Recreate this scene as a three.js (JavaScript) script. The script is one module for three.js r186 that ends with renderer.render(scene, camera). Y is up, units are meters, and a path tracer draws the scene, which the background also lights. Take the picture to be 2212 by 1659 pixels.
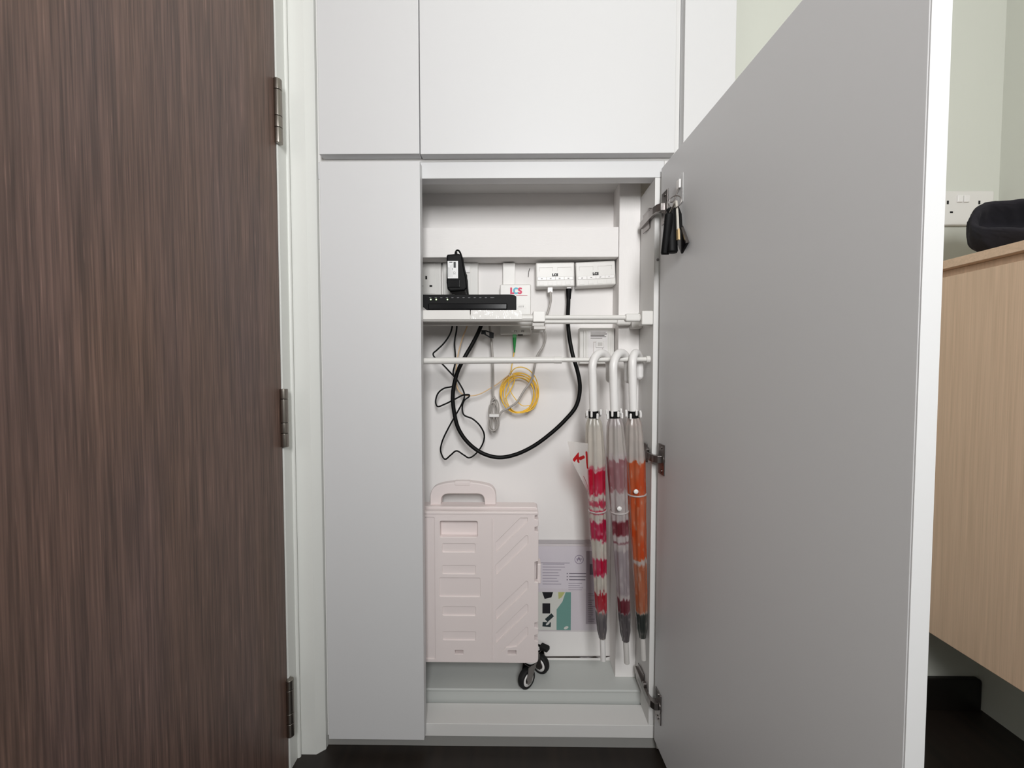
import * as THREE from 'three';
import { RoundedBoxGeometry } from 'three/addons/geometries/RoundedBoxGeometry.js';
import { RectAreaLightUniformsLib } from 'three/addons/lights/RectAreaLightUniformsLib.js';
import { mergeGeometries } from 'three/addons/utils/BufferGeometryUtils.js';

// ------------------------------------------------------------------ camera
const PW = 2212, PH = 1659, FOCAL = 850;                       // photograph frame and focal length in pixels
const scene = new THREE.Scene();
scene.background = new THREE.Color(0x050505);
const camera = new THREE.PerspectiveCamera(2 * Math.atan(PH / 2 / FOCAL) * 180 / Math.PI, PW / PH, 0.02, 30);
camera.rotation.order = 'YXZ';
camera.position.set(0, 0.814, 0.82);
camera.rotation.set(-0.0347, 0.0107, 0);
camera.updateMatrixWorld(true);

const renderer = new THREE.WebGLRenderer({ antialias: true });
renderer.toneMapping = THREE.LinearToneMapping;
renderer.toneMappingExposure = 1.0;
renderer.shadowMap.enabled = true;

// ------------------------------------------------------------------ light: a tall lamp in the hallway behind the camera
RectAreaLightUniformsLib.init();
const LAMPS = [
  { name: 'floor_lamp', x: 0.14, y: 1.46, z: 1.65, w: 0.36, h: 0.7, nits: 31.5, color: 0xfbfbfb, label: 'tall white floor lamp with a long paper shade in the hallway' },
];

// ------------------------------------------------------------------ helpers
let seed = 12345;
const rnd = () => { seed = (seed * 1664525 + 1013904223) >>> 0; return seed / 4294967296; };
const V = (x, y, z) => new THREE.Vector3(x, y, z);
function ray(px, py) { return V((px - PW / 2) / FOCAL, -(py - PH / 2) / FOCAL, -1).applyQuaternion(camera.quaternion); }
function at(px, py, z) { const d = ray(px, py); return d.multiplyScalar((z - camera.position.z) / d.z).add(camera.position); }
function atX(px, py, x) { const d = ray(px, py); return d.multiplyScalar((x - camera.position.x) / d.x).add(camera.position); }
function atY(px, py, y) { const d = ray(px, py); return d.multiplyScalar((y - camera.position.y) / d.y).add(camera.position); }
function rect(x0, y0, x1, y1, z) {                              // photo rectangle on a plane of constant z, in metres
  const mx = (x0 + x1) / 2, my = (y0 + y1) / 2;
  return { x0: at(x0, my, z).x, x1: at(x1, my, z).x, y0: at(mx, y1, z).y, y1: at(mx, y0, z).y };
}
function bx(x0, x1, y0, y1, z0, z1, r = 0, seg = 3) {
  const w = Math.abs(x1 - x0), h = Math.abs(y1 - y0), d = Math.abs(z1 - z0);
  const g = r > 0 ? new RoundedBoxGeometry(w, h, d, seg, Math.min(r, w / 2.02, h / 2.02, d / 2.02)) : new THREE.BoxGeometry(w, h, d);
  return g.translate((x0 + x1) / 2, (y0 + y1) / 2, (z0 + z1) / 2);
}
function prect(x0, y0, x1, y1, z, depth, r = 0.001) {           // box whose front face is a photo rectangle
  const q = rect(x0, y0, x1, y1, z); return bx(q.x0, q.x1, q.y0, q.y1, z - depth, z, r);
}
function merge(list) { return mergeGeometries(list.map(g => { const n = g.index ? g.toNonIndexed() : g; for (const k of Object.keys(n.attributes)) if (!['position', 'normal', 'uv'].includes(k)) n.deleteAttribute(k); return n; })); }
const used = new Map();
function numbered(name) { const n = used.get(name) || 0; used.set(name, n + 1); return n ? `${name}_${String(n).padStart(3, '0')}` : name; }
const things = [];
function T(name, label, category, group, kind) {
  const g = new THREE.Group(); g.name = numbered(name); g.userData = { label, category };
  if (group) g.userData.group = group; if (kind) g.userData.kind = kind;
  scene.add(g); things.push(g); return g;
}
function M(name, geo, mat, parent, label) {
  const m = new THREE.Mesh(geo, mat); m.name = name; m.castShadow = m.receiveShadow = true;
  if (label) m.userData.label = label;
  if (parent) parent.add(m); return m;
}
function solo(name, geo, mat, label, category, group, kind) {   // a thing that is one mesh
  const m = M(numbered(name), geo, mat, scene); m.userData = { label, category };
  if (group) m.userData.group = group; if (kind) m.userData.kind = kind;
  things.push(m); return m;
}
function struct(name, geo, mat, label) { const m = M(name, geo, mat, scene); m.userData = { label, category: name.split('_')[0], kind: 'structure' }; return m; }
function tube(pts, r, seg = 8, closed = false, div = 6) {
  const c = new THREE.CatmullRomCurve3(pts, closed, 'centripetal');
  const g = new THREE.TubeGeometry(c, Math.max(8, pts.length * div), r, seg, closed);
  if (closed) return g;
  const a = new THREE.SphereGeometry(r, seg, 6).translate(...pts[0].toArray()), b = new THREE.SphereGeometry(r, seg, 6).translate(...pts[pts.length - 1].toArray());
  return merge([g, a, b]);
}
function rod(a, b, r, seg = 20) {
  const d = b.clone().sub(a), g = new THREE.CylinderGeometry(r, r, d.length(), seg);
  g.applyQuaternion(new THREE.Quaternion().setFromUnitVectors(V(0, 1, 0), d.normalize()));
  return g.translate((a.x + b.x) / 2, (a.y + b.y) / 2, (a.z + b.z) / 2);
}
function pshape(points, z) { const s = new THREE.Shape(); points.forEach(([x, y], i) => { const p = at(x, y, z); i ? s.lineTo(p.x, p.y) : s.moveTo(p.x, p.y); }); s.closePath(); return s; }
function extr(shape, z, depth, bevel = 0, seg = 2) {             // front face at z, going back
  const g = new THREE.ExtrudeGeometry(shape, { depth: Math.max(1e-4, depth - 2 * bevel), bevelEnabled: bevel > 0, bevelThickness: bevel, bevelSize: bevel, bevelOffset: -bevel, bevelSegments: seg, curveSegments: 10 });
  return g.translate(0, 0, z - depth + bevel);
}
function rrect(q, r, s = new THREE.Shape()) {
  const { x0, x1, y0, y1 } = q;
  s.moveTo(x0 + r, y0); s.lineTo(x1 - r, y0); s.quadraticCurveTo(x1, y0, x1, y0 + r); s.lineTo(x1, y1 - r); s.quadraticCurveTo(x1, y1, x1 - r, y1);
  s.lineTo(x0 + r, y1); s.quadraticCurveTo(x0, y1, x0, y1 - r); s.lineTo(x0, y0 + r); s.quadraticCurveTo(x0, y0, x0 + r, y0); return s;
}
function vnoise(px, py, sd) {                                   // value noise, period px*py cells
  const t = new Float32Array(px * py); let s = sd; for (let i = 0; i < t.length; i++) { s = (s * 1664525 + 1013904223) >>> 0; t[i] = s / 4294967296; }
  const sm = a => a * a * (3 - 2 * a);
  return (x, y) => {
    const xi = Math.floor(x), yi = Math.floor(y), fx = sm(x - xi), fy = sm(y - yi), g = (i, j) => t[(((j % py) + py) % py) * px + (((i % px) + px) % px)];
    return (g(xi, yi) * (1 - fx) + g(xi + 1, yi) * fx) * (1 - fy) + (g(xi, yi + 1) * (1 - fx) + g(xi + 1, yi + 1) * fx) * fy;
  };
}
function dataTex(w, h, f, srgb = true) {
  const d = new Uint8Array(w * h * 4);
  for (let j = 0; j < h; j++) for (let i = 0; i < w; i++) { const c = f(i / w, j / h), k = 4 * (j * w + i); d[k] = c[0]; d[k + 1] = c[1]; d[k + 2] = c[2]; d[k + 3] = 255; }
  const t = new THREE.DataTexture(d, w, h); t.wrapS = t.wrapT = THREE.RepeatWrapping; t.magFilter = THREE.LinearFilter; t.minFilter = THREE.LinearMipmapLinearFilter; t.generateMipmaps = true;
  if (srgb) t.colorSpace = THREE.SRGBColorSpace; t.needsUpdate = true; return t;
}
function canvasTex(w, h, draw) { const c = document.createElement('canvas'); c.width = w; c.height = h; draw(c.getContext('2d'), w, h); const t = new THREE.CanvasTexture(c); t.colorSpace = THREE.SRGBColorSpace; return t; }
function print(name, q, z, tex, parent, rough = 0.5, label) {     // flat print lying on a front face
  const g = new THREE.PlaneGeometry(q.x1 - q.x0, q.y1 - q.y0).translate((q.x0 + q.x1) / 2, (q.y0 + q.y1) / 2, z + 0.0004);
  return M(name, g, new THREE.MeshStandardMaterial({ map: tex, roughness: rough, transparent: true }), parent, label);
}
const std = (color, roughness = 0.5, o = {}) => new THREE.MeshPhysicalMaterial({ color, roughness, ...o });

// ------------------------------------------------------------------ materials
const n1 = vnoise(64, 64, 7), n2 = vnoise(256, 256, 11);
const paintBump = dataTex(256, 256, (u, v) => { const a = 110 + 60 * n2(u * 256, v * 256) + 60 * n1(u * 64, v * 64); return [a, a, a]; }, false);
const MAT = {
  laminate: std(0xd2d2d3, 0.42),
  carcass: std(0xd9d8d6, 0.5),
  wall: std(0xcccec5, 0.85, { bumpMap: paintBump, bumpScale: 0.0006 }),
  niche: std(0xeeebe9, 0.8, { bumpMap: paintBump, bumpScale: 0.0004 }),
  platform: std(0xbfc2bf, 0.6),
  frame: std(0xdedfdb, 0.4),
  ceiling: std(0xe2e0da, 0.9),
  chrome: std(0x8b8684, 0.28, { metalness: 1 }),
  nickel: std(0x9a948d, 0.3, { metalness: 1 }),
  plastic: std(0xdcdad6, 0.38),
  plasticGrey: std(0xc9c6c2, 0.5),
  black: std(0x070708, 0.55, { specularIntensity: 0.35 }),
  blackGloss: std(0x07070a, 0.2, { specularIntensity: 0.45 }),
  rubber: std(0x0d0d0e, 0.7),
  dark: std(0x030303, 0.9),
  cart: std(0xeadfdd, 0.45),
  cartDark: std(0x6d5c58, 0.6),
  cable: std(0x060607, 0.5, { specularIntensity: 0.4 }),
  greyCable: std(0xa9a49f, 0.35),
  fibre: std(0xf6c53c, 0.45),
  fibrePale: std(0xe0be93, 0.5),
  green: std(0x148a3c, 0.45),
  white: std(0xe6e4e2, 0.35),
  film: std(0xffffff, 0.06, { transmission: 1, thickness: 0, ior: 1.4 }),
  aluminium: std(0x8f8e8b, 0.45),
  wool: std(0x222026, 1, { sheen: 0.6, sheenRoughness: 0.7, sheenColor: new THREE.Color(0x3a3944) }),
  skirting: std(0x120f0c, 0.45),
  sealant: std(0x3f3732, 0.8),
  light: std(0xcaa98a, 0.5),
};
// dark veneer with fine upright streaks
const wa = vnoise(256, 10, 3), wb = vnoise(512, 20, 5), wc = vnoise(96, 8, 9), wd = vnoise(1024, 30, 21), we = vnoise(12, 5, 77);
const veneer = dataTex(1024, 1024, (u, v) => {
  let a = 0.30 * wa(u * 256, v * 10) + 0.28 * wb(u * 512, v * 20) + 0.22 * wc(u * 96, v * 8) + 0.2 * wd(u * 1024, v * 30);
  const s = wb(u * 512 + 40, v * 20 + 3); if (s > 0.86) a += (s - 0.86) * 2.2;
  a = 1 + (a - 0.5) * 0.78; const w = we(u * 12, v * 5) - 0.5;
  return [Math.max(0, a * 100 + 5 * w), Math.max(0, a * 79 + 2 * w), Math.max(0, a * 71 - 4 * w)];
});
function veneerMat(w, h) { const t = veneer.clone(); t.repeat.set(w / 0.55, h / 1.04); t.needsUpdate = true; return std(0xffffff, 0.42, { map: t }); }
const fa = vnoise(64, 128, 31), fb = vnoise(16, 16, 33);
const floorTex = dataTex(512, 512, (u, v) => { const a = 0.6 * fa(u * 64, v * 8) + 0.4 * fb(u * 16, v * 4); return [24 + 20 * a, 20 + 15 * a, 17 + 12 * a]; });
floorTex.repeat.set(3, 4);
const oa = vnoise(512, 8, 41), ob = vnoise(128, 6, 43);
const oakTex = dataTex(512, 512, (u, v) => { const a = 0.5 * oa(u * 512, v * 8) + 0.5 * ob(u * 128, v * 6); return [200 + 22 * a, 172 + 20 * a, 146 + 20 * a]; });
const oak = std(0xffffff, 0.5, { map: oakTex });

// ------------------------------------------------------------------ key planes (z = 0 is the cabinet's carcass front, floor is y = 0)
const ZD = 0.02;                       // face of closed doors
const ZB = -0.147;                     // wall at the back of the niche
const ZC = -0.092;                     // face of the boxed column and beam
const ZR = -0.116;                     // wall to the side of the cabinet
const XI = 0.2836;                     // inner face of the cabinet side by the open door
const XL = -0.4585;                    // door frame plane in the side wall
const YP = at(1050, 1489, -0.0535).y;              // platform in the niche
const CEIL = 2.6, REAR = 4.6;
const XR = at(2112, 1500, ZR).x;       // far side wall

// ------------------------------------------------------------------ the setting
const fl = struct('floor', bx(-0.8, XR + 0.2, -0.1, 0, ZB - 0.2, REAR + 0.1), std(0xffffff, 0.45, { map: floorTex }), 'dark brown floor of the hallway');
struct('ceiling', bx(-0.8, XR + 0.2, CEIL, CEIL + 0.1, ZB - 0.2, REAR + 0.1), MAT.ceiling, 'plain white ceiling of the hallway');
const nicheWall = struct('wall_niche', bx(-0.45, 0.45, 0, CEIL, ZB - 0.15, ZB), MAT.niche, 'off-white wall at the back of the cabinet niche');
M('scratch', tube([[1144.5, 580], [1142, 588], [1141, 598]].map(([x, y]) => at(x, y, ZB)), 0.0009, 6), MAT.sealant, nicheWall, 'short dark scratch in the paint');
struct('wall_back', bx(0.445, XR + 0.2, 0, CEIL, ZB - 0.15, ZR), MAT.wall, 'off-white wall between the cabinet and the wooden shoe cabinet');
struct('wall_right', bx(XR, XR + 0.2, 0, CEIL, ZR, REAR), MAT.wall, 'off-white side wall behind the wooden shoe cabinet');
struct('wall_rear', bx(-0.8, XR + 0.2, 0, CEIL, REAR, REAR + 0.1), MAT.wall, 'plain wall closing the far end of the hallway');
{ // wall end between the room door frame and the cabinet, with its splayed corner
  struct('wall_left', merge([bx(-0.8, -0.4236, 0, CEIL, -0.3, 0.018), splay(), bx(-0.8, XL - 0.002, 0, CEIL, 1.02, REAR), bx(-0.8, XL - 0.002, 2.12, CEIL, 0.018, 1.02)]), MAT.frame, 'white wall around the dark wooden room door');
}
function splay() {
  const p = [[-0.4236, 0.018], [-0.4085, 0.006], [-0.4085, -0.3], [-0.4236, -0.3]];
  const s = new THREE.Shape(p.map(([x, z]) => new THREE.Vector2(x, -z)));
  return new THREE.ExtrudeGeometry(s, { depth: CEIL, bevelEnabled: false }).rotateX(-Math.PI / 2);
}
{ // door frame: jambs, head and the rounded bead in the corner
  const t = T('trim_1', 'white frame around the dark wooden room door', 'door frame', null, 'structure');
  M('jamb', bx(-0.60, XL, 0, 2.12, 0.0182, 0.053, 0.001), MAT.frame, t);
  M('jamb', bx(-0.60, XL, 0, 2.12, 0.985, 1.0198, 0.001), MAT.frame, t);
  M('head', bx(-0.60, XL, 2.085, 2.1198, 0.0535, 0.9845, 0.001), MAT.frame, t);
  M('bead', new THREE.CylinderGeometry(0.004, 0.004, 2.1, 16).translate(XL + 0.001, 1.05, 0.0225), MAT.frame, t);
}
{ // room door of dark veneer, standing in the side wall
  const t = T('door_1', 'dark brown veneered room door with three steel hinges', 'door', null, 'structure');
  M('leaf', bx(-0.50, XL - 0.002, 0.006, 2.082, 0.0555, 0.982), veneerMat(0.93, 2.08), t);
  M('stop', bx(-0.5995, -0.502, 0, 2.08, 0.0535, 0.98), MAT.frame, t);
  for (const [y0, y1, px] of [[175, 310, 602], [840, 965, 616], [1465, 1590, 627]]) {
    const a = atX(px, y0, XL + 0.003), b = atX(px, y1, XL + 0.003), zc = 0.0545, r = 0.0075, top = a.y, h = a.y - b.y, parts = [];
    const cuts = [0, 0.17, 0.58, 0.76, 1];
    for (let k = 0; k < 4; k++) {
      const y1k = top - h * cuts[k] - (k ? 0.0006 : 0), y0k = top - h * cuts[k + 1];
      const prof = [[0, y0k], [r - 0.0008, y0k], [r, y0k + 0.0008], [r, y1k - 0.0008], [r - 0.0008, y1k], [0, y1k]].map(p => new THREE.Vector2(...p));
      parts.push(new THREE.LatheGeometry(prof, 24).translate(XL + 0.003, 0, zc));
    }
    const hg = M('hinge', parts[0], MAT.nickel, t, 'brushed steel butt hinge');
    parts.slice(1).forEach(g => M('knuckle', g, MAT.nickel, hg));
    M('hinge_leaf', bx(XL - 0.0015, XL + 0.0006, top - h, top, 0.045, zc), MAT.nickel, hg);
  }
}
{ // dark skirting on the wall by the shoe cabinet, rounded at its end
  const q = rect(1900, 1458, 2110, 1522, ZR), s = new THREE.Shape(), x0 = 0.46, x1 = XR - 0.003, h = q.y1 - 0.001, r = 0.012;
  s.moveTo(x0, 0.0005); s.lineTo(x1, 0.0005); s.lineTo(x1, h - r); s.quadraticCurveTo(x1, h, x1 - r, h); s.lineTo(x0, h); s.closePath();
  struct('baseboard_back', extr(s, ZR + 0.011, 0.0108, 0.002), MAT.skirting, 'dark brown skirting under the wooden shoe cabinet');
}
// boxed beam, column and platform in the niche
{
  const b = rect(1000, 490, 1335, 555, ZC), xc = at(1335, 800, ZC).x;
  struct('beam_niche', bx(-0.42, xc - 0.0006, b.y0, b.y1, ZB, ZC - 0.002, 0.0015), MAT.niche, 'white boxed beam across the niche above the sockets');
  struct('column_niche', bx(xc, XI - 0.0003, YP, 1.5, ZB, ZC, 0.0015), MAT.niche, 'white boxed pipe column beside the hanging umbrellas');
  struct('platform_niche', merge([bx(-0.42, XI, 0, YP - 0.006, ZB - 0.001, -0.058), bx(-0.42, XI, YP - 0.0065, YP, ZB - 0.001, -0.0535, 0.003)]), MAT.platform, 'raised pale grey platform on the floor of the niche');
  const pts = [], y0 = YP, n = 60; pts.push([-0.3, y0]); for (let i = 0; i <= n; i++) pts.push([xc - i / n * (xc + 0.3), y0 + 0.0065 + 0.003 * n1(i * 0.7, 3) + (i % 9 < 2 ? 0.0016 : 0)]);
  const s = new THREE.Shape(pts.map(p => new THREE.Vector2(...p)));
  struct('trim_2', extr(s, ZB + 0.0022, 0.002), MAT.sealant, 'ragged dark sealant line along the niche wall');
}

// ------------------------------------------------------------------ cabinets
const upperBottom = at(1150, 330.5, ZD).y, lowerTop = at(800, 348, ZD).y, lowerBottom = at(800, 1598, ZD).y;
const xA = (at(683, 0, ZD).x + at(690, 330, ZD).x) / 2, xB = at(905, 200, ZD).x, xC = at(907, 200, ZD).x, xD = (at(1464, 0, ZD).x + at(1456, 330, ZD).x) / 2;
const railBottom = at(1170, 384.5, 0).y, railTop = upperBottom - 0.006;
const xF0 = (at(1480, 0, ZD).x + at(1477, 300, ZD).x) / 2, xF1 = at(1591, 60, ZD).x;
const TOP = 2.32;
{
  const t = T('upper_cabinet', 'white wall cabinet with two handleless doors above the open cupboard', 'cabinet');
  M('body', bx(-0.4078, xF0 - 0.0006, railTop + 0.0006, TOP, ZB + 0.0005, -0.001), MAT.carcass, t);
  M('door', bx(xA, xB, upperBottom, TOP, 0, ZD, 0.0012), MAT.laminate, t, 'narrow white cabinet door');
  M('door', bx(xC, xD, upperBottom - 0.001, TOP, 0, ZD, 0.0012), MAT.laminate, t, 'wide white cabinet door');
}
solo('filler_panel', bx(xF0, xF1, 0.002, TOP, -0.03, ZD, 0.0012), MAT.laminate, 'tall plain white filler panel beside the upper cabinet', 'panel');
{
  const t = T('lower_cabinet', 'white cupboard standing open over cables, umbrellas and a folded trolley', 'cabinet');
  const bt = rect(1000, 1565, 1300, 1592, 0);
  M('top_rail', bx(-0.4078, XI + 0.018, railBottom, railTop, -0.026, 0, 0.0008), MAT.laminate, t);
  M('bottom_board', bx(-0.4078, XI + 0.018, bt.y0, bt.y1, -0.0532, 0, 0.0008), MAT.carcass, t);
  M('side_panel', bx(XI, XI + 0.018, bt.y1 + 0.0002, railBottom - 0.0002, -0.1155, -0.0005, 0.0006), MAT.carcass, t);
  M('side_panel', bx(-0.4078, -0.3935, bt.y1 + 0.0002, railBottom - 0.0002, -0.1155, -0.0005, 0.0006), MAT.carcass, t);
  M('kick_board', bx(-0.4078, XI + 0.03, 0.0005, bt.y0 - 0.0005, -0.03, -0.004), MAT.aluminium, t);
  M('front_strip', bx(XI + 0.0184, xF0 - 0.0006, 0.002, railTop, -0.05, -0.0004), MAT.carcass, t);
  M('closed_door', bx((at(692, 360, ZD).x + at(708, 1595, ZD).x) / 2, (at(907, 360, ZD).x + at(916, 1590, ZD).x) / 2, lowerBottom, lowerTop, 0, ZD, 0.0012), MAT.laminate, t, 'narrow closed white door');
  M('screw_cap', new THREE.CylinderGeometry(0.0028, 0.0028, 0.0012, 16).rotateX(Math.PI / 2).translate(...at(1421, 561, 0.0).toArray()), MAT.chrome, t);
  // open door, turned a little past square
  const P0 = at(1423, 800, 0.009), P1 = at(1982, 800, 0.501), u = P1.clone().sub(P0).setY(0), L = u.length(); u.normalize();
  const yt = at(1429, 364, 0.009).y, yb = at(1413.5, 1597, 0.009).y;
  const door = M('open_door', bx(0, L, yb, yt, -0.0175, 0, 0.0012), MAT.laminate, t, 'white door swung open with its plain inner face showing');
  door.position.set(P0.x, 0, P0.z); door.rotation.y = Math.atan2(-u.z, u.x);
  M('edge_band', bx(L - 0.0002, L + 0.0008, yb + 0.0008, yt - 0.0008, -0.0172, -0.0003), MAT.laminate, door);
  const prof = [[-0.078, 0.0085], [-0.078, 0.018], [-0.05, 0.022], [-0.02, 0.027], [0.002, 0.0285], [0.016, 0.024], [0.0235, 0.012], [0.0245, 0.001], [0.012, 0.001], [0.011, 0.010], [0.004, 0.0165], [-0.012, 0.0165], [-0.02, 0.0125], [-0.04, 0.0095]];
  for (const py of [448, 992, 1524]) {
    const y = at(1436, py, 0.03).y;
    const s = new THREE.Shape(prof.map(p => new THREE.Vector2(p[0], -(p[1] > 0.0085 ? 0.0085 + (p[1] - 0.0085) * 0.42 : p[1]))));
    const arm = new THREE.ExtrudeGeometry(s, { depth: 0.013, bevelEnabled: true, bevelThickness: 0.001, bevelSize: 0.0008, bevelSegments: 2 }).rotateX(-Math.PI / 2).translate(0, y - 0.0065, 0);
    const flange = bx(0.008, 0.035, y - 0.031, y + 0.031, 0.0003, 0.0022, 0.0008);
    const cup = new THREE.CylinderGeometry(0.0135, 0.0135, 0.003, 24).rotateX(Math.PI / 2).translate(0.0215, y, 0.0015);
    const s1 = new THREE.CylinderGeometry(0.004, 0.004, 0.0032, 12).rotateX(Math.PI / 2).translate(0.0215, y + 0.024, 0.0018), s2 = s1.clone().translate(0, -0.048, 0);
    const plate = bx(-0.072, -0.036, y - 0.02, y + 0.02, 0.0072, 0.0095, 0.0008);
    const hub = new THREE.CylinderGeometry(0.005, 0.005, 0.006, 14).rotateX(Math.PI / 2).translate(-0.022, y + 0.011, 0.0135);
    const h = M('hinge', merge([arm, flange, cup, s1, s2, plate, hub]), MAT.chrome, door, 'steel concealed cupboard hinge');
  }
  // what hangs on the open door is placed in its frame
  door.updateMatrixWorld(true);
  globalThis.doorFrame = { P0, u, n: V(-u.z, 0, u.x) };
}
const DF = globalThis.doorFrame;
function onDoor(px, py, off) {                                  // photo point on the plane "off" metres proud of the open door
  const d = ray(px, py), p = DF.P0.clone().addScaledVector(DF.n, off), k = p.sub(camera.position).dot(DF.n) / d.dot(DF.n);
  return d.multiplyScalar(k).add(camera.position);
}
const toDoor = new THREE.Matrix4().makeBasis(DF.u, V(0, 1, 0), DF.n);

// ------------------------------------------------------------------ sockets, boxes and outlets on the niche wall
function pinHoles(parent, cx, cy, z) {
  for (const [dx, dy, w, h] of [[0, 0.010, 0.0042, 0.008], [-0.011, -0.010, 0.0066, 0.0042], [0.011, -0.010, 0.0066, 0.0042]]) M('pin_hole', bx(cx + dx - w / 2, cx + dx + w / 2, cy + dy - h / 2, cy + dy + h / 2, z - 0.004, z + 0.00025), MAT.dark, parent);
}
{
  const z = ZB + 0.011;
  const t = T('wall_socket', 'white three-pin wall socket with empty holes beside the cupboard door edge', 'socket');
  const q = rect(876, 563, 953, 641, z), cx = (q.x0 + q.x1) / 2;
  M('plate', bx(q.x0, q.x1, q.y0, q.y1, ZB, z, 0.003), MAT.plastic, t);
  const f = rect(884, 569, 940, 635, z); M('face', bx(f.x0, f.x1, f.y0, f.y1, z - 0.003, z + 0.0008, 0.0007), MAT.plastic, t);
  const c = at(921, 609, z); pinHoles(t, c.x, c.y, z + 0.0008);
  const t2 = T('wall_socket', 'white switched wall socket behind the black power adapter', 'socket');
  const p = rect(956, 563, 1033, 641, z);
  M('plate', bx(p.x0, p.x1, p.y0, p.y1, ZB, z, 0.003), MAT.plastic, t2);
  const g = rect(958, 566, 1017, 638, z); M('face', bx(g.x0, g.x1, g.y0, g.y1, z - 0.003, z + 0.0008, 0.0007), MAT.plastic, t2);
  M('switch', prect(1004, 574, 1015, 589, z + 0.003, 0.004, 0.0012), MAT.white, t2);
}
{
  const z = -0.055, t = T('power_adapter', 'black plug-in power adapter with a white rating label', 'power adapter');
  const s = pshape([[964, 553], [966, 549], [990, 547], [997, 550], [1001, 575], [1007, 600], [1008, 622], [1003, 628], [972, 630], [966, 624], [964, 610]], z);
  M('body', extr(s, z, 0.035, 0.004, 3), MAT.black, t);
  M('front_step', prect(966, 604, 994, 621, z + 0.0015, 0.006, 0.0014), MAT.blackGloss, t);
  const q = rect(967, 564, 989.5, 601.5, z);
  print('label', q, z + 0.0002, canvasTex(160, 270, (c, w, h) => {
    c.fillStyle = '#e9e9e9'; c.fillRect(0, 0, w, h); c.fillStyle = '#26262a'; c.fillRect(92, 12, 34, 92);
    for (let i = 0; i < 5; i++) { c.save(); c.translate(14 + i * 14, 250); c.rotate(-Math.PI / 2); c.fillStyle = i % 2 ? '#777' : '#444'; c.fillRect(0, 0, 150 + 60 * rnd(), i ? 2 : 5); c.restore(); }
    c.fillStyle = '#333'; c.fillRect(25, 12, 50, 14); c.font = '44px sans-serif'; c.save(); c.translate(96, 214); c.rotate(Math.PI / 2); c.fillText('CE', -52, 8); c.restore(); c.fillRect(70, 118, 12, 12);
  }), t);
  const plug = bx(at(972, 600, z).x, at(1000, 600, z).x, at(990, 625, z).y, at(990, 575, z).y, ZB + 0.0125, z - 0.035, 0.002); M('plug', plug, MAT.black, t);
  const pts = [[985, 552, 0.03], [984.5, 546, 0.03], [986, 541.5, 0.03], [990, 541, 0.032], [994, 546, 0.036], [998, 558, 0.04], [1002, 578, 0.045], [1007, 600, 0.045], [1009, 618, 0.045], [1011, 637, 0.045]].map(([x, y, d]) => at(x, y, -0.068 + (d - 0.03) * 1.2));
  M('cord', tube(pts, 0.002), MAT.cable, t);
  M('strain_relief', new THREE.CylinderGeometry(0.0028, 0.0038, 0.009, 14).translate(...at(985, 548.5, -0.068).toArray()), MAT.black, t);
}
{
  const z = ZB + 0.026, t = T('fibre_box', 'white fibre termination box with a red and blue printed logo', 'network box');
  M('cover', prect(1080, 614, 1147, 722, z, 0.026, 0.0025), MAT.plastic, t);
  const q = rect(1080, 614, 1147, 722, z);
  print('lettering', q, z, canvasTex(402, 648, (c) => {
    c.font = 'bold 104px sans-serif'; c.lineWidth = 9; c.lineJoin = 'round';
    const put = (ch, x, col) => { c.fillStyle = c.strokeStyle = col; c.fillText(ch, x, 122); c.strokeText(ch, x, 122); };
    put('C', 168, '#58b2cc'); put('L', 128, '#d42a5c'); put('S', 232, '#d42a5c'); c.fillStyle = '#c8344f'; c.fillRect(210, 144, 145, 4); c.font = '12px sans-serif';
    c.fillStyle = '#f3f1ee'; c.fillRect(224, 268, 104, 40); c.fillStyle = '#8a8684'; for (let i = 0; i < 9; i++) c.fillRect(238 + i * 9, 276, 2 + 3 * rnd(), 24);
    c.fillStyle = '#efedea'; c.fillRect(150, 596, 60, 26); c.fillStyle = '#6b6764'; c.font = 'bold 32px sans-serif'; c.fillText('P1', 184, 620); c.fillText('P2', 276, 620);
  }), t);
  const b = at(1124, 723, z - 0.01); M('port', bx(b.x - 0.006, b.x + 0.006, b.y - 0.0015, b.y + 0.001, z - 0.018, z - 0.004), MAT.dark, t);
}
solo('cable_duct', prect(1086, 568, 1113, 615.5, ZB + 0.016, 0.016, 0.0015), MAT.plastic, 'short white cable duct rising from the fibre termination box', 'cable duct');
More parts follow.
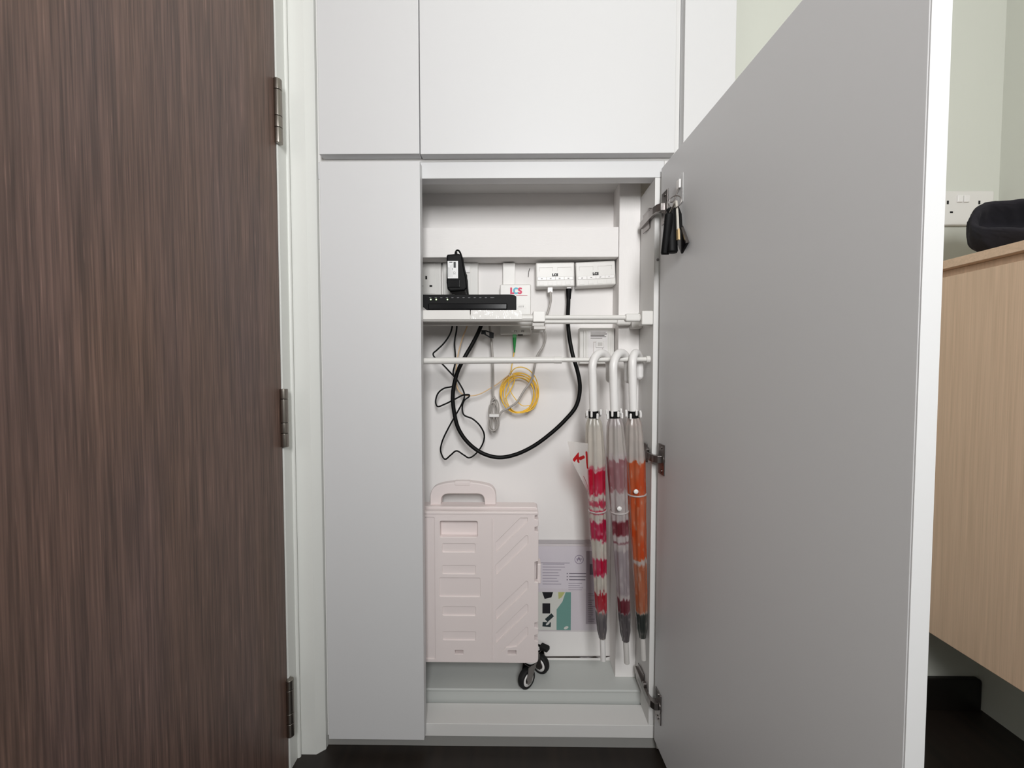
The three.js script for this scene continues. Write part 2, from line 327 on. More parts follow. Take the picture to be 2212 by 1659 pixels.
function netBox(pts, label, marks) {
  const z = ZB + 0.034, t = T('network_box', label, 'network box', 'white four-port network boxes');
  const a = at(...pts[0], z), b = at(...pts[1], z), c = at(...pts[2], z);      // top-left, top-right, bottom-left
  const w = a.distanceTo(b), h = a.distanceTo(c), rot = Math.atan2(b.y - a.y, b.x - a.x);
  const place = g => g.rotateZ(rot).translate((b.x + c.x) / 2, (b.y + c.y) / 2, 0);
  M('cover', place(new RoundedBoxGeometry(w, h, 0.034, 3, 0.0035).translate(0, 0, z - 0.017)), MAT.plastic, t);
  for (const sx of [-1, 1]) {
    const x0 = sx < 0 ? -w * 0.41 : w * 0.06, x1 = x0 + w * 0.35, y0 = h * 0.14, y1 = h * 0.30;
    M('vent_rib', place(merge([bx(x0, x1, y1 - 0.0006, y1, z - 0.001, z + 0.0005), bx(x1 - 0.0006, x1, y0, y1, z - 0.001, z + 0.0005), bx(x0, x0 + 0.0006, y0, y1, z - 0.001, z + 0.0005)])), MAT.plasticGrey, t);
  }
  const strip = M('label_strip', place(bx(-w * 0.455, w * 0.47, -h * 0.235, -h * 0.09, z - 0.001, z + 0.0006, 0.0004)), MAT.plasticGrey, t);
  for (let k = 0; k < 4; k++) { const x0 = -w * 0.45 + k * w * 0.2285; M('label_window', place(bx(x0, x0 + w * 0.217, -h * 0.225, -h * 0.10, z, z + 0.0009, 0.0004)), MAT.white, t); }
  for (let k = 0; k < 4; k++) { const x0 = -w * 0.42 + k * w * 0.2285; M('port_flap', place(bx(x0, x0 + w * 0.13, -h * 0.43, -h * 0.28, z - 0.001, z + 0.0005, 0.0005)), MAT.plastic, t); }
  const tex = canvasTex(512, 330, (x) => {
    x.fillStyle = x.strokeStyle = '#0d0b10'; x.lineWidth = 5; x.font = 'bold 46px sans-serif'; x.fillText('LCS', 214, 186); x.strokeText('LCS', 214, 186);
    x.fillStyle = '#6f6b68'; x.font = 'bold 21px sans-serif'; marks.forEach((m, i) => x.fillText(m, 66 + i * 117, 228));
  });
  const g = place(new THREE.PlaneGeometry(w, h).translate(0, 0, z + 0.0013));
  M('lettering', g, new THREE.MeshStandardMaterial({ map: tex, roughness: 0.6, transparent: true }), t);
}
netBox([[1157, 567.5], [1241, 566], [1158, 620]], 'white network box with two cables plugged in below', ['01', '02', '03', '04']);
netBox([[1243, 566.5], [1329, 562], [1245, 619]], 'white network box without cables tucked beside the column', ['05', '06', '07', 'P']);
{
  const z = ZB + 0.024, t = T('phone_outlet', 'square white phone outlet with printed notice above the umbrella handles', 'outlet');
  const q = rect(1252, 708, 1327, 786, z); M('plate', bx(q.x0, q.x1, q.y0, q.y1, ZB, z, 0.002), MAT.plastic, t);
  for (const [a, b, d] of [[1260, 1319, 0.002], [1265, 1314, 0.004]]) { const f = rect(a, 714, b, 781, z); M('face', bx(f.x0, f.x1, f.y0, f.y1, z - 0.001, z + d, 0.0012), MAT.plastic, t); }
  const f = rect(1271, 713, 1312, 775, z + 0.004);
  print('notice', f, z + 0.0042, canvasTex(256, 380, (c, w, h) => { c.fillStyle = '#e4e1e0'; c.fillRect(0, 0, w, h); c.fillStyle = '#57504e'; for (let i = 0; i < 5; i++) c.fillRect(28, 26 + i * 20, [190, 210, 180, 190, 150][i] + 20 * rnd(), i === 1 || i === 2 ? 12 : 7); c.strokeStyle = '#bdb4b0'; c.lineWidth = 8; c.strokeRect(70, 160, 120, 200); }), t, 0.25);
  const j = rect(1286, 737, 1304, 752, z); M('jack', bx(j.x0, j.x1, j.y0, j.y1, z, z + 0.0065, 0.002), MAT.white, t);
  const jj = rect(1290, 740, 1300, 748, z); M('jack_hole', bx(jj.x0, jj.x1, jj.y0, jj.y1, z + 0.004, z + 0.0068), MAT.plasticGrey, t);
}

// ------------------------------------------------------------------ router, shelf and rod
const yTray = at(1060, 670, -0.003).y, yTrayB = at(1060, 690, -0.003).y;
{
  const t = T('tension_shelf', 'white extending tension shelf spanning the cupboard under the router', 'shelf');
  const zf = -0.012, zr = -0.082, yr = at(1250, 686, zf).y;
  const xj = at(1168, 686, zf).x, xe = XI - 0.018, x0 = -0.385;
  M('front_tube', rod(V(x0, yr - 0.001, zf), V(xj, yr - 0.001, zf), 0.0082, 24), MAT.plastic, t);
  M('front_rod', rod(V(xj, yr, zf), V(xe, yr, zf), 0.0052, 20), MAT.plastic, t);
  M('rear_tube', rod(V(x0, yr - 0.001, zr), V(xj, yr - 0.001, zr), 0.0082, 24), MAT.plastic, t);
  M('rear_rod', rod(V(xj, yr, zr), V(xe, yr, zr), 0.0052, 20), MAT.plastic, t);
  for (const z of [zf, zr]) {
    const c = at(1164, 684, zf).x;
    M('collar', bx(c - 0.013, c + 0.013, yr - 0.0105, yr + 0.0125, z - 0.012, z + 0.0115, 0.002), MAT.plastic, t);
    M('collar_lever', merge([bx(c - 0.014, c + 0.011, yr - 0.0185, yr - 0.0105, z - 0.009, z + 0.006, 0.0015), bx(c - 0.011, c + 0.014, yr - 0.0255, yr - 0.0185, z - 0.007, z + 0.007, 0.0015)]), MAT.plasticGrey, t);
    M('end_block', bx(XI - 0.024, XI - 0.0003, yr - 0.0165, yr + 0.0125, z - 0.014, z + 0.0125, 0.0025), MAT.plastic, t);
    M('end_sleeve', bx(XI - 0.056, XI - 0.0245, yr - 0.009, yr + 0.0075, z - 0.008, z + 0.008, 0.004), MAT.plastic, t);
  }
  const xs = at(1016, 680, -0.003).x, xt = at(1128, 680, -0.003).x;
  for (const [a, b] of [[-0.385, xs - 0.0008], [xs + 0.0008, xt]]) M('tray', merge([bx(a, b, yTrayB, yTray, -0.0045, -0.003, 0.0005), bx(a, b, yTray - 0.002, yTray, -0.1, -0.0045, 0.0005), bx(a, b, yTrayB, yTray, -0.1015, -0.1, 0.0005)]), MAT.plastic, t);
}
{ // crumpled clear wrap left on the tray front
  const a = at(1018, 680, -0.003).x, b = at(1127, 680, -0.003).x, g = new THREE.PlaneGeometry(b - a, yTray - yTrayB - 0.001, 90, 14), p = g.attributes.position;
  for (let i = 0; i < p.count; i++) { const x = p.getX(i), y = p.getY(i); p.setZ(i, 0.0022 * n1((x + 1) * 130 + 18 * y, (y + 1) * 90) + 0.0016 * n2((x + 1) * 380, (y + 1) * 160 + x * 300)); }
  g.computeVertexNormals(); g.translate((a + b) / 2, (yTray + yTrayB) / 2, -0.0026);
  solo('plastic_wrap', g, MAT.film, 'crumpled clear plastic wrap on the white shelf tray', 'plastic wrap');
}
{
  const z = -0.008, t = T('router', 'flat black router with three lit status lights on the tension shelf', 'router');
  const yb = yTray + 0.0006, yt = at(1000, 636, z).y, xl = at(911, 650, z).x, xr = at(1115.5, 650, z).x;
  const s = new THREE.Shape(); s.moveTo(xl + 0.011, yb); s.lineTo(xr, yb); s.lineTo(xr, yt - 0.005); s.quadraticCurveTo(xr - 0.002, yt, xr - 0.018, yt); s.lineTo(xl + 0.002, yt); s.lineTo(xl, yt - 0.002); s.lineTo(xl, yb + 0.009); s.closePath();
  M('body', extr(s, z, 0.088, 0.0012), MAT.black, t);
  const l = rect(925, 655.5, 1096, 667, z); M('front_lip', bx(l.x0, l.x1, yb + 0.0003, l.y1, z - 0.006, z + 0.0035, 0.0028, 4), MAT.blackGloss, t);
  const led = new THREE.MeshStandardMaterial({ color: 0x203010, emissive: 0xd8ffb0, emissiveIntensity: 3 });
  for (const x of [930.5, 942.3, 966.5]) M('status_light', new THREE.SphereGeometry(0.0014, 10, 8).scale(1, 1, 0.4).translate(...at(x, 647, z + 0.0001).toArray()), led, t, 'small green light');
  const q = rect(925, 640, 1075, 646, z);
  print('lettering', q, z + 0.0002, canvasTex(1024, 41, (c) => { c.fillStyle = '#6d6d72'; for (let i = 0; i < 12; i++) { const w = i === 11 ? 60 : 34; c.fillRect(14 + i * 82, 16, w, 5); c.fillRect(18 + i * 82, 23, w * 0.7, 3); } }), t);
}
{
  const t = T('tension_rod', 'thin white telescopic rod carrying the umbrellas across the cupboard', 'rod');
  const z = -0.02, yl = at(1000, 779, z).y, yr = at(1350, 776.5, z).y, x0 = -0.385, xj = at(1205, 779, z).x;
  const Y = x => yl + (yr - yl) * (x - at(1000, 779, z).x) / (at(1350, 776, z).x - at(1000, 779, z).x);
  M('outer_tube', rod(V(x0, Y(x0), z), V(xj, Y(xj), z), 0.0069, 24), MAT.plastic, t);
  M('inner_tube', rod(V(xj, Y(xj), z), V(XI - 0.006, Y(XI), z), 0.0048, 20), MAT.plastic, t);
  M('sleeve', rod(V(xj - 0.008, Y(xj), z), V(xj + 0.008, Y(xj), z), 0.0076, 24), MAT.plastic, t);
  M('end_cap', rod(V(XI - 0.008, Y(XI), z), V(XI - 0.0003, Y(XI), z), 0.0075, 20), MAT.plastic, t);
  globalThis.rodAt = x => V(x, Y(x), z);
}

// ------------------------------------------------------------------ cables
const pp = (list, z, wob = 0.002) => list.map(([x, y, dz], i) => at(x, y, z + (dz !== undefined ? dz : wob * Math.sin(i * 1.7))));
{
  const t = T('network_cable', 'thick black network cable looping down from the network box', 'cable');
  const z = -0.088;
  const pts = [[1228, 640, -0.036], [1228, 652, -0.034], [1227, 675, -0.026], [1227, 700, -0.018], [1230, 730, -0.010], [1238, 770], [1247, 800], [1252.5, 830], [1251, 856], [1243, 880], [1222, 906], [1190, 936], [1150, 965], [1110, 983], [1075, 988], [1040, 978], [1010, 955], [990, 925], [981, 890], [978, 857], [982, 826], [991, 797], [1006, 768], [1021, 742, -0.010], [1035, 714, -0.0195], [1041, 697, -0.0205], [1043, 680, -0.0205], [1044, 664, -0.0205]].map(p => p.length < 3 ? [...p, 0] : p);
  M('lead', tube(pp(pts, z), 0.0047, 12, false, 8), MAT.cable, t);
  const a = at(1228.5, 624, -0.124), b = at(1228.5, 646, -0.124);
  M('boot', new THREE.CylinderGeometry(0.007, 0.0052, a.y - b.y, 16).translate(a.x, (a.y + b.y) / 2, -0.124), MAT.black, t);
  M('plug', bx(a.x - 0.0052, a.x + 0.0052, a.y - 0.003, a.y + 0.012, -0.13, -0.119, 0.001), MAT.white, t);
  const s = at(1041, 716, z); const tag = pshape([[1040, 713], [1049, 713], [1067, 719], [1066, 731], [1058, 730], [1045, 722], [1039, 722]], z + 0.006);
  const hole = new THREE.Path(); for (const [i, p] of [[0, [1049, 716]], [1, [1057, 718.5]], [2, [1057, 726]], [3, [1050, 722]]]) { const v = at(...p, z + 0.006); i ? hole.lineTo(v.x, v.y) : hole.moveTo(v.x, v.y); } tag.holes.push(hole);
  M('strap', extr(tag, z + 0.006, 0.0015), MAT.black, t);
}
{
  const list = [[977.6, 690], [977.6, 699], [973.6, 718], [961, 739], [944, 756], [935.6, 764], [938, 771], [956, 787], [972, 804], [986, 819], [994, 831], [1002, 847], [1003, 858], [998, 871.5], [983, 899], [969.5, 923], [954.6, 955.6], [952, 975], [961, 992], [973.6, 983], [986, 974], [1002, 983], [1013, 989], [1028, 980], [1043, 958], [1046, 939], [1037, 920], [1021, 905], [1002, 896], [998.5, 880], [1003, 865], [1014, 856], [1014, 853], [1002, 853], [983, 862], [961, 873], [945, 878], [941, 869], [946, 850], [959, 839], [978, 834], [986, 823], [979, 806], [982.5, 787.5], [983.6, 768.5], [981.7, 741], [986, 714], [987, 699], [987, 690]];
  const n = list.length, z = -0.098;
  solo('power_lead', tube(list.map(([x, y], i) => at(x, y, (i < 2 || i > n - 3) ? -0.106 : z + (i < 14 ? 0.001 : i < 31 ? -0.006 + 0.004 * Math.sin(i) : -0.014))), 0.0019, 8, false, 7), MAT.cable, 'thin black power lead hanging in tangled loops below the router', 'cable');
}
{
  const t = T('fibre_cable', 'yellow fibre cable with a green connector wound into a round coil', 'cable');
  const z = -0.122;
  const a = [[1010, 692], [1010, 701], [999, 730.5], [990, 763], [986, 790], [985, 823], [991, 844], [1002, 853], [1018, 855], [1037, 851], [1059, 839], [1075, 829], [1094, 814], [1101, 809]].map(([x, y], i) => at(x, y, z + 0.004));
  M('lead', tube(a, 0.0015, 6), MAT.fibrePale, t, 'pale end of the fibre cable');
  const up = [[1101, 809], [1104, 800], [1106, 788], [1109, 770], [1110.5, 761]].map(([x, y]) => at(x, y, z + 0.004));
  M('lead', tube(up, 0.0012, 6), MAT.fibre, t);
  const c0 = at(1120.6, 851, z), rx = at(1161, 851, z).x - c0.x, ry = c0.y - at(1120, 893, z).y;
  for (let k = 0; k < 6; k++) {
    const pts = [], ph = k * 1.3, sx = 1 - 0.042 * k + 0.05 * Math.sin(k * 2.1), sy = 1 - 0.045 * (k % 3) + 0.03 * Math.cos(k * 1.7), ox = 0.0032 * Math.sin(k * 2.7), oy = 0.0025 * Math.cos(k * 1.9);
    for (let i = 0; i < 18; i++) { const th = i / 18 * 2 * Math.PI; pts.push(V(c0.x + ox + rx * sx * Math.cos(th) * (1 + 0.02 * Math.sin(3 * th + ph)), c0.y + oy + ry * sy * Math.sin(th), z + 0.0012 * k + 0.002 * Math.sin(2 * th + ph))); }
    M('coil', tube(pts, 0.0012, 6, true, 5), MAT.fibre, t);
  }
  const loop = [[1103, 806], [1112, 796], [1126, 793], [1142, 799], [1156, 815], [1163, 838], [1162, 862], [1152, 882], [1138, 890]].map(([x, y]) => at(x, y, z + 0.009));
  M('coil', tube(loop, 0.0013, 6), MAT.fibre, t);
  const chord = [[1110, 812], [1111, 824], [1103, 842], [1092, 860]].map(([x, y]) => at(x, y, z + 0.009));
  M('coil', tube(chord, 0.0014, 6), MAT.fibre, t);
  const inn = [[1098, 815], [1100, 838], [1112, 860], [1128, 876], [1144, 876]].map(([x, y]) => at(x, y, z + 0.01));
  M('coil', tube(inn, 0.0011, 6), MAT.fibre, t);
  const g0 = at(1111.5, 724, z + 0.006), g1 = at(1111, 763, z + 0.004), hh = g0.y - g1.y;
  M('connector', merge([new THREE.CylinderGeometry(0.0046, 0.0016, hh * 0.82, 14).translate(g0.x, g0.y - hh * 0.55, z + 0.006), bx(g0.x - 0.0045, g0.x + 0.0045, g0.y - hh * 0.16, g0.y + 0.0015, z + 0.001, z + 0.0105, 0.001)]), MAT.green, t, 'green fibre connector');
  const tie = at(1102.5, 808, z + 0.006); M('tie', new THREE.TorusGeometry(0.004, 0.0011, 8, 18).rotateY(0.5).translate(...tie.toArray()), MAT.white, t);
}
{
  const t = T('telephone_cable', 'flat grey cable folded into a tied bundle below the router', 'cable');
  const z = -0.112;
  M('lead', tube([[1057.6, 690], [1057.6, 699], [1061.7, 741], [1064, 774], [1065, 812], [1065, 845], [1066, 866]].map(([x, y]) => at(x, y, z)), 0.0029, 10), MAT.greyCable, t);
  M('lead', tube([[1079, 897], [1083, 890], [1097, 882], [1116, 869], [1132, 844], [1148.5, 820], [1154, 795.6], [1160.7, 768.5], [1172, 750], [1177.5, 737], [1178, 722], [1174, 708], [1178, 690], [1186, 665], [1190, 648], [1189, 632]].map(([x, y], i) => at(x, y, z - 0.006 + (i > 8 ? 0.004 : 0.012))), 0.0026, 10), MAT.greyCable, t);
  for (let k = 0; k < 4; k++) {
    const pts = [], cx = 1067 + [0, -1, 2, -2][k], w = [6, 10.5, 13.5, 14.5][k];
    for (let i = 0; i < 24; i++) { const th = i / 24 * 2 * Math.PI, s = Math.sin(th), hy = (s > 0 ? 41 : 38) - 3 * k, yy = 897 - hy * s + (k === 3 ? 5 : 0), pinch = 0.5 + 0.5 * Math.pow(Math.abs(s), 0.8) * (1 - 0.35 * Math.max(0, s)); pts.push(at(cx + w * Math.cos(th) * pinch, yy, z + 0.002 + 0.0028 * k)); }
    M('fold', tube(pts, 0.0016, 8, true, 5), MAT.greyCable, t);
  }
  const a = rect(1056, 895, 1078, 902, z + 0.018); M('tie', bx(a.x0, a.x1, a.y0, a.y1, z - 0.003, z + 0.0165, 0.002), MAT.white, t);
  const p = rect(1183, 621, 1194, 632, -0.118); M('plug', bx(p.x0, p.x1, p.y0, p.y1 + 0.008, -0.128, -0.118, 0.001), MAT.white, t);
}

// ------------------------------------------------------------------ umbrellas hanging from the rod
function umbrella(top, tip, colours, label, button, flapped, crook) {
  const t = T('umbrella', label, 'umbrella', 'clear folded umbrellas on the rod');
  const zs = crook[3], A = at(top[0], top[1], zs), B = at(tip[0], tip[1], zs - 0.012), ax = A.clone().sub(B).normalize();
  // crook handle
  const R = crook[0], rr = 0.0086, rp = globalThis.rodAt(A.x), dir = V(crook[1], 0, crook[2]).normalize();
  const yc = rp.y + 0.0048 - (R - rr) + 0.0004, shaftTop = V(A.x - 0.003, yc, zs), pts = [A.clone().addScaledVector(ax, -0.02), A.clone().lerp(shaftTop, 0.35), A.clone().lerp(shaftTop, 0.7), shaftTop];
  for (let i = 1; i <= 10; i++) { const th = Math.PI * i / 10; pts.push(shaftTop.clone().addScaledVector(dir, R * (1 - Math.cos(th))).add(V(0, R * Math.sin(th), 0))); }
  const e = pts[pts.length - 1]; pts.push(e.clone().add(V(0, -0.012, 0)), e.clone().add(V(0, -0.024, 0)));
  M('crook_handle', tube(pts, rr, 16, false, 5), MAT.white, t, 'white crook handle');
  M('shaft', rod(A.clone().addScaledVector(ax, -0.02), B.clone().addScaledVector(ax, 0.05), 0.004, 10), MAT.chrome, t);
  M('runner', rod(A.clone().addScaledVector(ax, -0.034), A.clone().addScaledVector(ax, 0.002), 0.0105, 18), MAT.black, t, 'black collar under the handle');
  // closed canopy: pleated film hanging round the shaft
  const len = A.distanceTo(B), prof = [[0.0, 0.0135], [0.03, 0.0185], [0.08, 0.0205], [0.16, 0.0225], [0.3, 0.021], [0.42, 0.0195], [0.55, 0.0175], [0.68, 0.0158], [0.78, 0.0145], [0.85, 0.0125], [0.895, 0.0085]];
  const Rv0 = v => { for (let i = 1; i < prof.length; i++) if (v <= prof[i][0]) { const [a, ra] = prof[i - 1], [b, rb] = prof[i], k = (v - a) / (b - a); return ra + (rb - ra) * k * k * (3 - 2 * k); } return prof[prof.length - 1][1]; };
  const Rv = v => 0.85 * Rv0(v);
  const NU = 72, NV = 90, pos = [], uv = [], idx = [], q = new THREE.Quaternion().setFromUnitVectors(V(0, -1, 0), ax.clone().negate()), ph = tip[0];
  for (let j = 0; j <= NV; j++) for (let i = 0; i <= NU; i++) {
    const v = j / NV, th = i / NU * 2 * Math.PI, f = v * 0.895, r = Rv(f) * (1 + 0.085 * Math.sin(8 * th + 5 * v + ph) * (1 - 0.4 * v) + 0.07 * (n1(4 + 3 * Math.cos(th) + ph, 9 * v + 3 * Math.sin(th)) - 0.5));
    const p = V(r * Math.sin(th), -0.012 - f * (len - 0.006), r * Math.cos(th)).applyQuaternion(q).add(A); pos.push(p.x, p.y, p.z); uv.push(i / NU, 1 - v);
  }
  for (let j = 0; j < NV; j++) for (let i = 0; i < NU; i++) { const a = j * (NU + 1) + i, b = a + NU + 1; idx.push(a, b, a + 1, b, b + 1, a + 1); }
  const g = new THREE.BufferGeometry(); g.setAttribute('position', new THREE.Float32BufferAttribute(pos, 3)); g.setAttribute('uv', new THREE.Float32BufferAttribute(uv, 2)); g.setIndex(idx); g.computeVertexNormals();
  const hex = k => { const n = parseInt(k.slice(1), 16); return [n >> 16, (n >> 8) & 255, n & 255]; }, bands = colours.bands.map(b => [b[0], b[1], hex(b[2]), b[3], b[4]]), b0 = hex(colours.base);
  const tex = dataTex(128, 512, (uu, vv) => {
    const y = top[1] + (1 - vv) * (tip[1] - top[1]) * 0.895, m = n1(uu * 24 + ph, y * 0.09), f = n2(uu * 60, y * 0.35 + ph), big = n1(uu * 7 + ph * 0.3, y * 0.03 + 9);
    let c = b0.map(v => v * (0.93 + 0.1 * m));
    for (const [a, b, col, al, rough] of bands) {
      const j = rough * 0.32 * (m - 0.5) + rough * 0.06 * (f - 0.5), e = Math.min(y - a - j, b + j - y); if (e <= 0) continue;
      const k = al * Math.min(1, e / 5) * (0.72 + 0.5 * big - (m > 0.7 ? (m - 0.7) * 1.6 : 0)); c = c.map((v, i) => v + (col[i] - v) * Math.max(0, Math.min(1, k)));
    }
    return c;
  });
  M('canopy', g, std(0xffffff, 0.3, { map: tex, transmission: colours.clear, thickness: 0, side: THREE.DoubleSide, clearcoat: 0.5, clearcoatRoughness: 0.15 }), t, colours.part);
  for (let k = 0; k < 8; k++) {
    const th = k / 8 * 2 * Math.PI + 0.3 + ph, p = V(0.0155 * Math.sin(th), -0.004 + 0.004 * Math.sin(k * 2.3), 0.0155 * Math.cos(th)).applyQuaternion(q).add(A);
    M('rib_tip', new THREE.CapsuleGeometry(0.0024, 0.008, 4, 8).translate(p.x, p.y, p.z), MAT.white, t);
  }
  const fe = A.clone().addScaledVector(ax, -len * 0.885);
  M('ferrule', rod(fe, B, 0.0058, 14), colours.ferrule, t, 'tapered end of the umbrella');
  if (button) M('snap_button', new THREE.SphereGeometry(0.005, 14, 10).scale(1, 1, 0.5).translate(...at(button[0], button[1], zs + 0.022).toArray()), MAT.white, t);
  const tieY = (button ? button[1] : 1097) - top[1], tf = tieY / (tip[1] - top[1]);
  const tc = A.clone().addScaledVector(ax, -len * tf), tr = new THREE.TorusGeometry(Rv(tf) * 1.06, 0.0018, 6, 28).rotateX(Math.PI / 2).applyQuaternion(q).translate(tc.x, tc.y, tc.z);
  M('tie_strap', tr, std(0xd8d2d0, 0.4, { transmission: 0.4, thickness: 0 }), t);
  if (flapped) {                                                 // loose corner of film sticking out
    const NX = 14, NY = 24, P = [], U = [], I = [];
    const edgeL = y => y < 0.35 ? 1226 + 22 * y : 1233 + (y - 0.35) * 58, edgeR = () => 1272;
    for (let j = 0; j <= NY; j++) for (let i = 0; i <= NX; i++) { const y = j / NY, k = i / NX, x = edgeL(y) + (edgeR(y) - edgeL(y)) * k; const p = at(x, 953 + 112 * y + 5 * k, zs + 0.004 + 0.012 * Math.sin(k * 2.6 + y * 2) * (1 - k * 0.4)); P.push(p.x, p.y, p.z); U.push(k, 1 - y); }
    for (let j = 0; j < NY; j++) for (let i = 0; i < NX; i++) { const a = j * (NX + 1) + i, b = a + NX + 1; I.push(a, b, a + 1, b, b + 1, a + 1); }
    const fg = new THREE.BufferGeometry(); fg.setAttribute('position', new THREE.Float32BufferAttribute(P, 3)); fg.setAttribute('uv', new THREE.Float32BufferAttribute(U, 2)); fg.setIndex(I); fg.computeVertexNormals();
    const ft = canvasTex(128, 256, (c, w, h) => { c.fillStyle = '#efebe8'; c.fillRect(0, 0, w, h); c.strokeStyle = '#cf1d22'; c.lineWidth = 16; c.lineCap = 'round'; c.beginPath(); c.moveTo(20, 92); c.lineTo(52, 66); c.lineTo(50, 96); c.stroke(); c.beginPath(); c.moveTo(66, 80); c.lineTo(92, 70); c.stroke(); c.lineWidth = 12; c.beginPath(); c.moveTo(112, 46); c.lineTo(116, 120); c.stroke(); c.lineWidth = 6; c.strokeStyle = '#a8182c'; c.beginPath(); c.moveTo(60, 170); c.lineTo(108, 230); c.stroke(); });
    M('loose_film', fg, std(0xffffff, 0.25, { map: ft, transmission: 0.6, thickness: 0, side: THREE.DoubleSide }), t, 'loose corner of clear film with red print');
  }
}
umbrella([1282, 890], [1303, 1426], { base: '#e3ddd2', clear: 0.45, gaps: 0.1, part: 'clear film printed in bright red', ferrule: MAT.white, bands: [[905, 985, '#ddd6cd', 0.8, 30], [990, 1000, '#d21f45', 0.5, 30], [997, 1052, '#cf1038', 0.95, 40], [1060, 1080, '#c4153c', 0.7, 50], [1082, 1094, '#d0113c', 0.95, 10], [1106, 1152, '#c01743', 0.95, 40], [1188, 1228, '#c5103e', 0.95, 40], [1262, 1308, '#b80f22', 0.9, 60], [1306, 1372, '#6a6468', 0.85, 20]] }, 'clear folded umbrella with bright red print and a loose film corner', null, true, [0.031, 0.74, -0.67, -0.002]);
umbrella([1327, 890], [1354, 1432], { base: '#d3c9c8', clear: 0.45, gaps: 0.16, part: 'clear film printed in dark red', ferrule: MAT.plasticGrey, bands: [[905, 965, '#cfc9c2', 0.7, 30], [975, 1045, '#8e3f48', 0.55, 60], [1105, 1140, '#75202c', 0.9, 20], [1150, 1158, '#6e2230', 0.8, 8], [1170, 1270, '#8d8089', 0.5, 20], [1276, 1312, '#702430', 0.9, 40], [1308, 1380, '#4c474a', 0.85, 20]] }, 'clear folded umbrella with dark red print between two others', [1338, 1099], false, [0.0325, 0.68, -0.73, 0.012]);
umbrella([1368, 890], [1390, 1424], { base: '#d0c2bc', clear: 0.4, gaps: 0.1, part: 'clear film printed in orange', ferrule: MAT.plasticGrey, bands: [[905, 975, '#c4beb8', 0.7, 30], [978, 1192, '#cf4f1e', 0.9, 50], [1200, 1310, '#b4562f', 0.75, 40], [1308, 1378, '#2b322e', 0.9, 20]] }, 'clear folded umbrella with orange print beside the cupboard side', [1374, 1062], false, [0.0255, 0.55, -0.835, -0.004]);

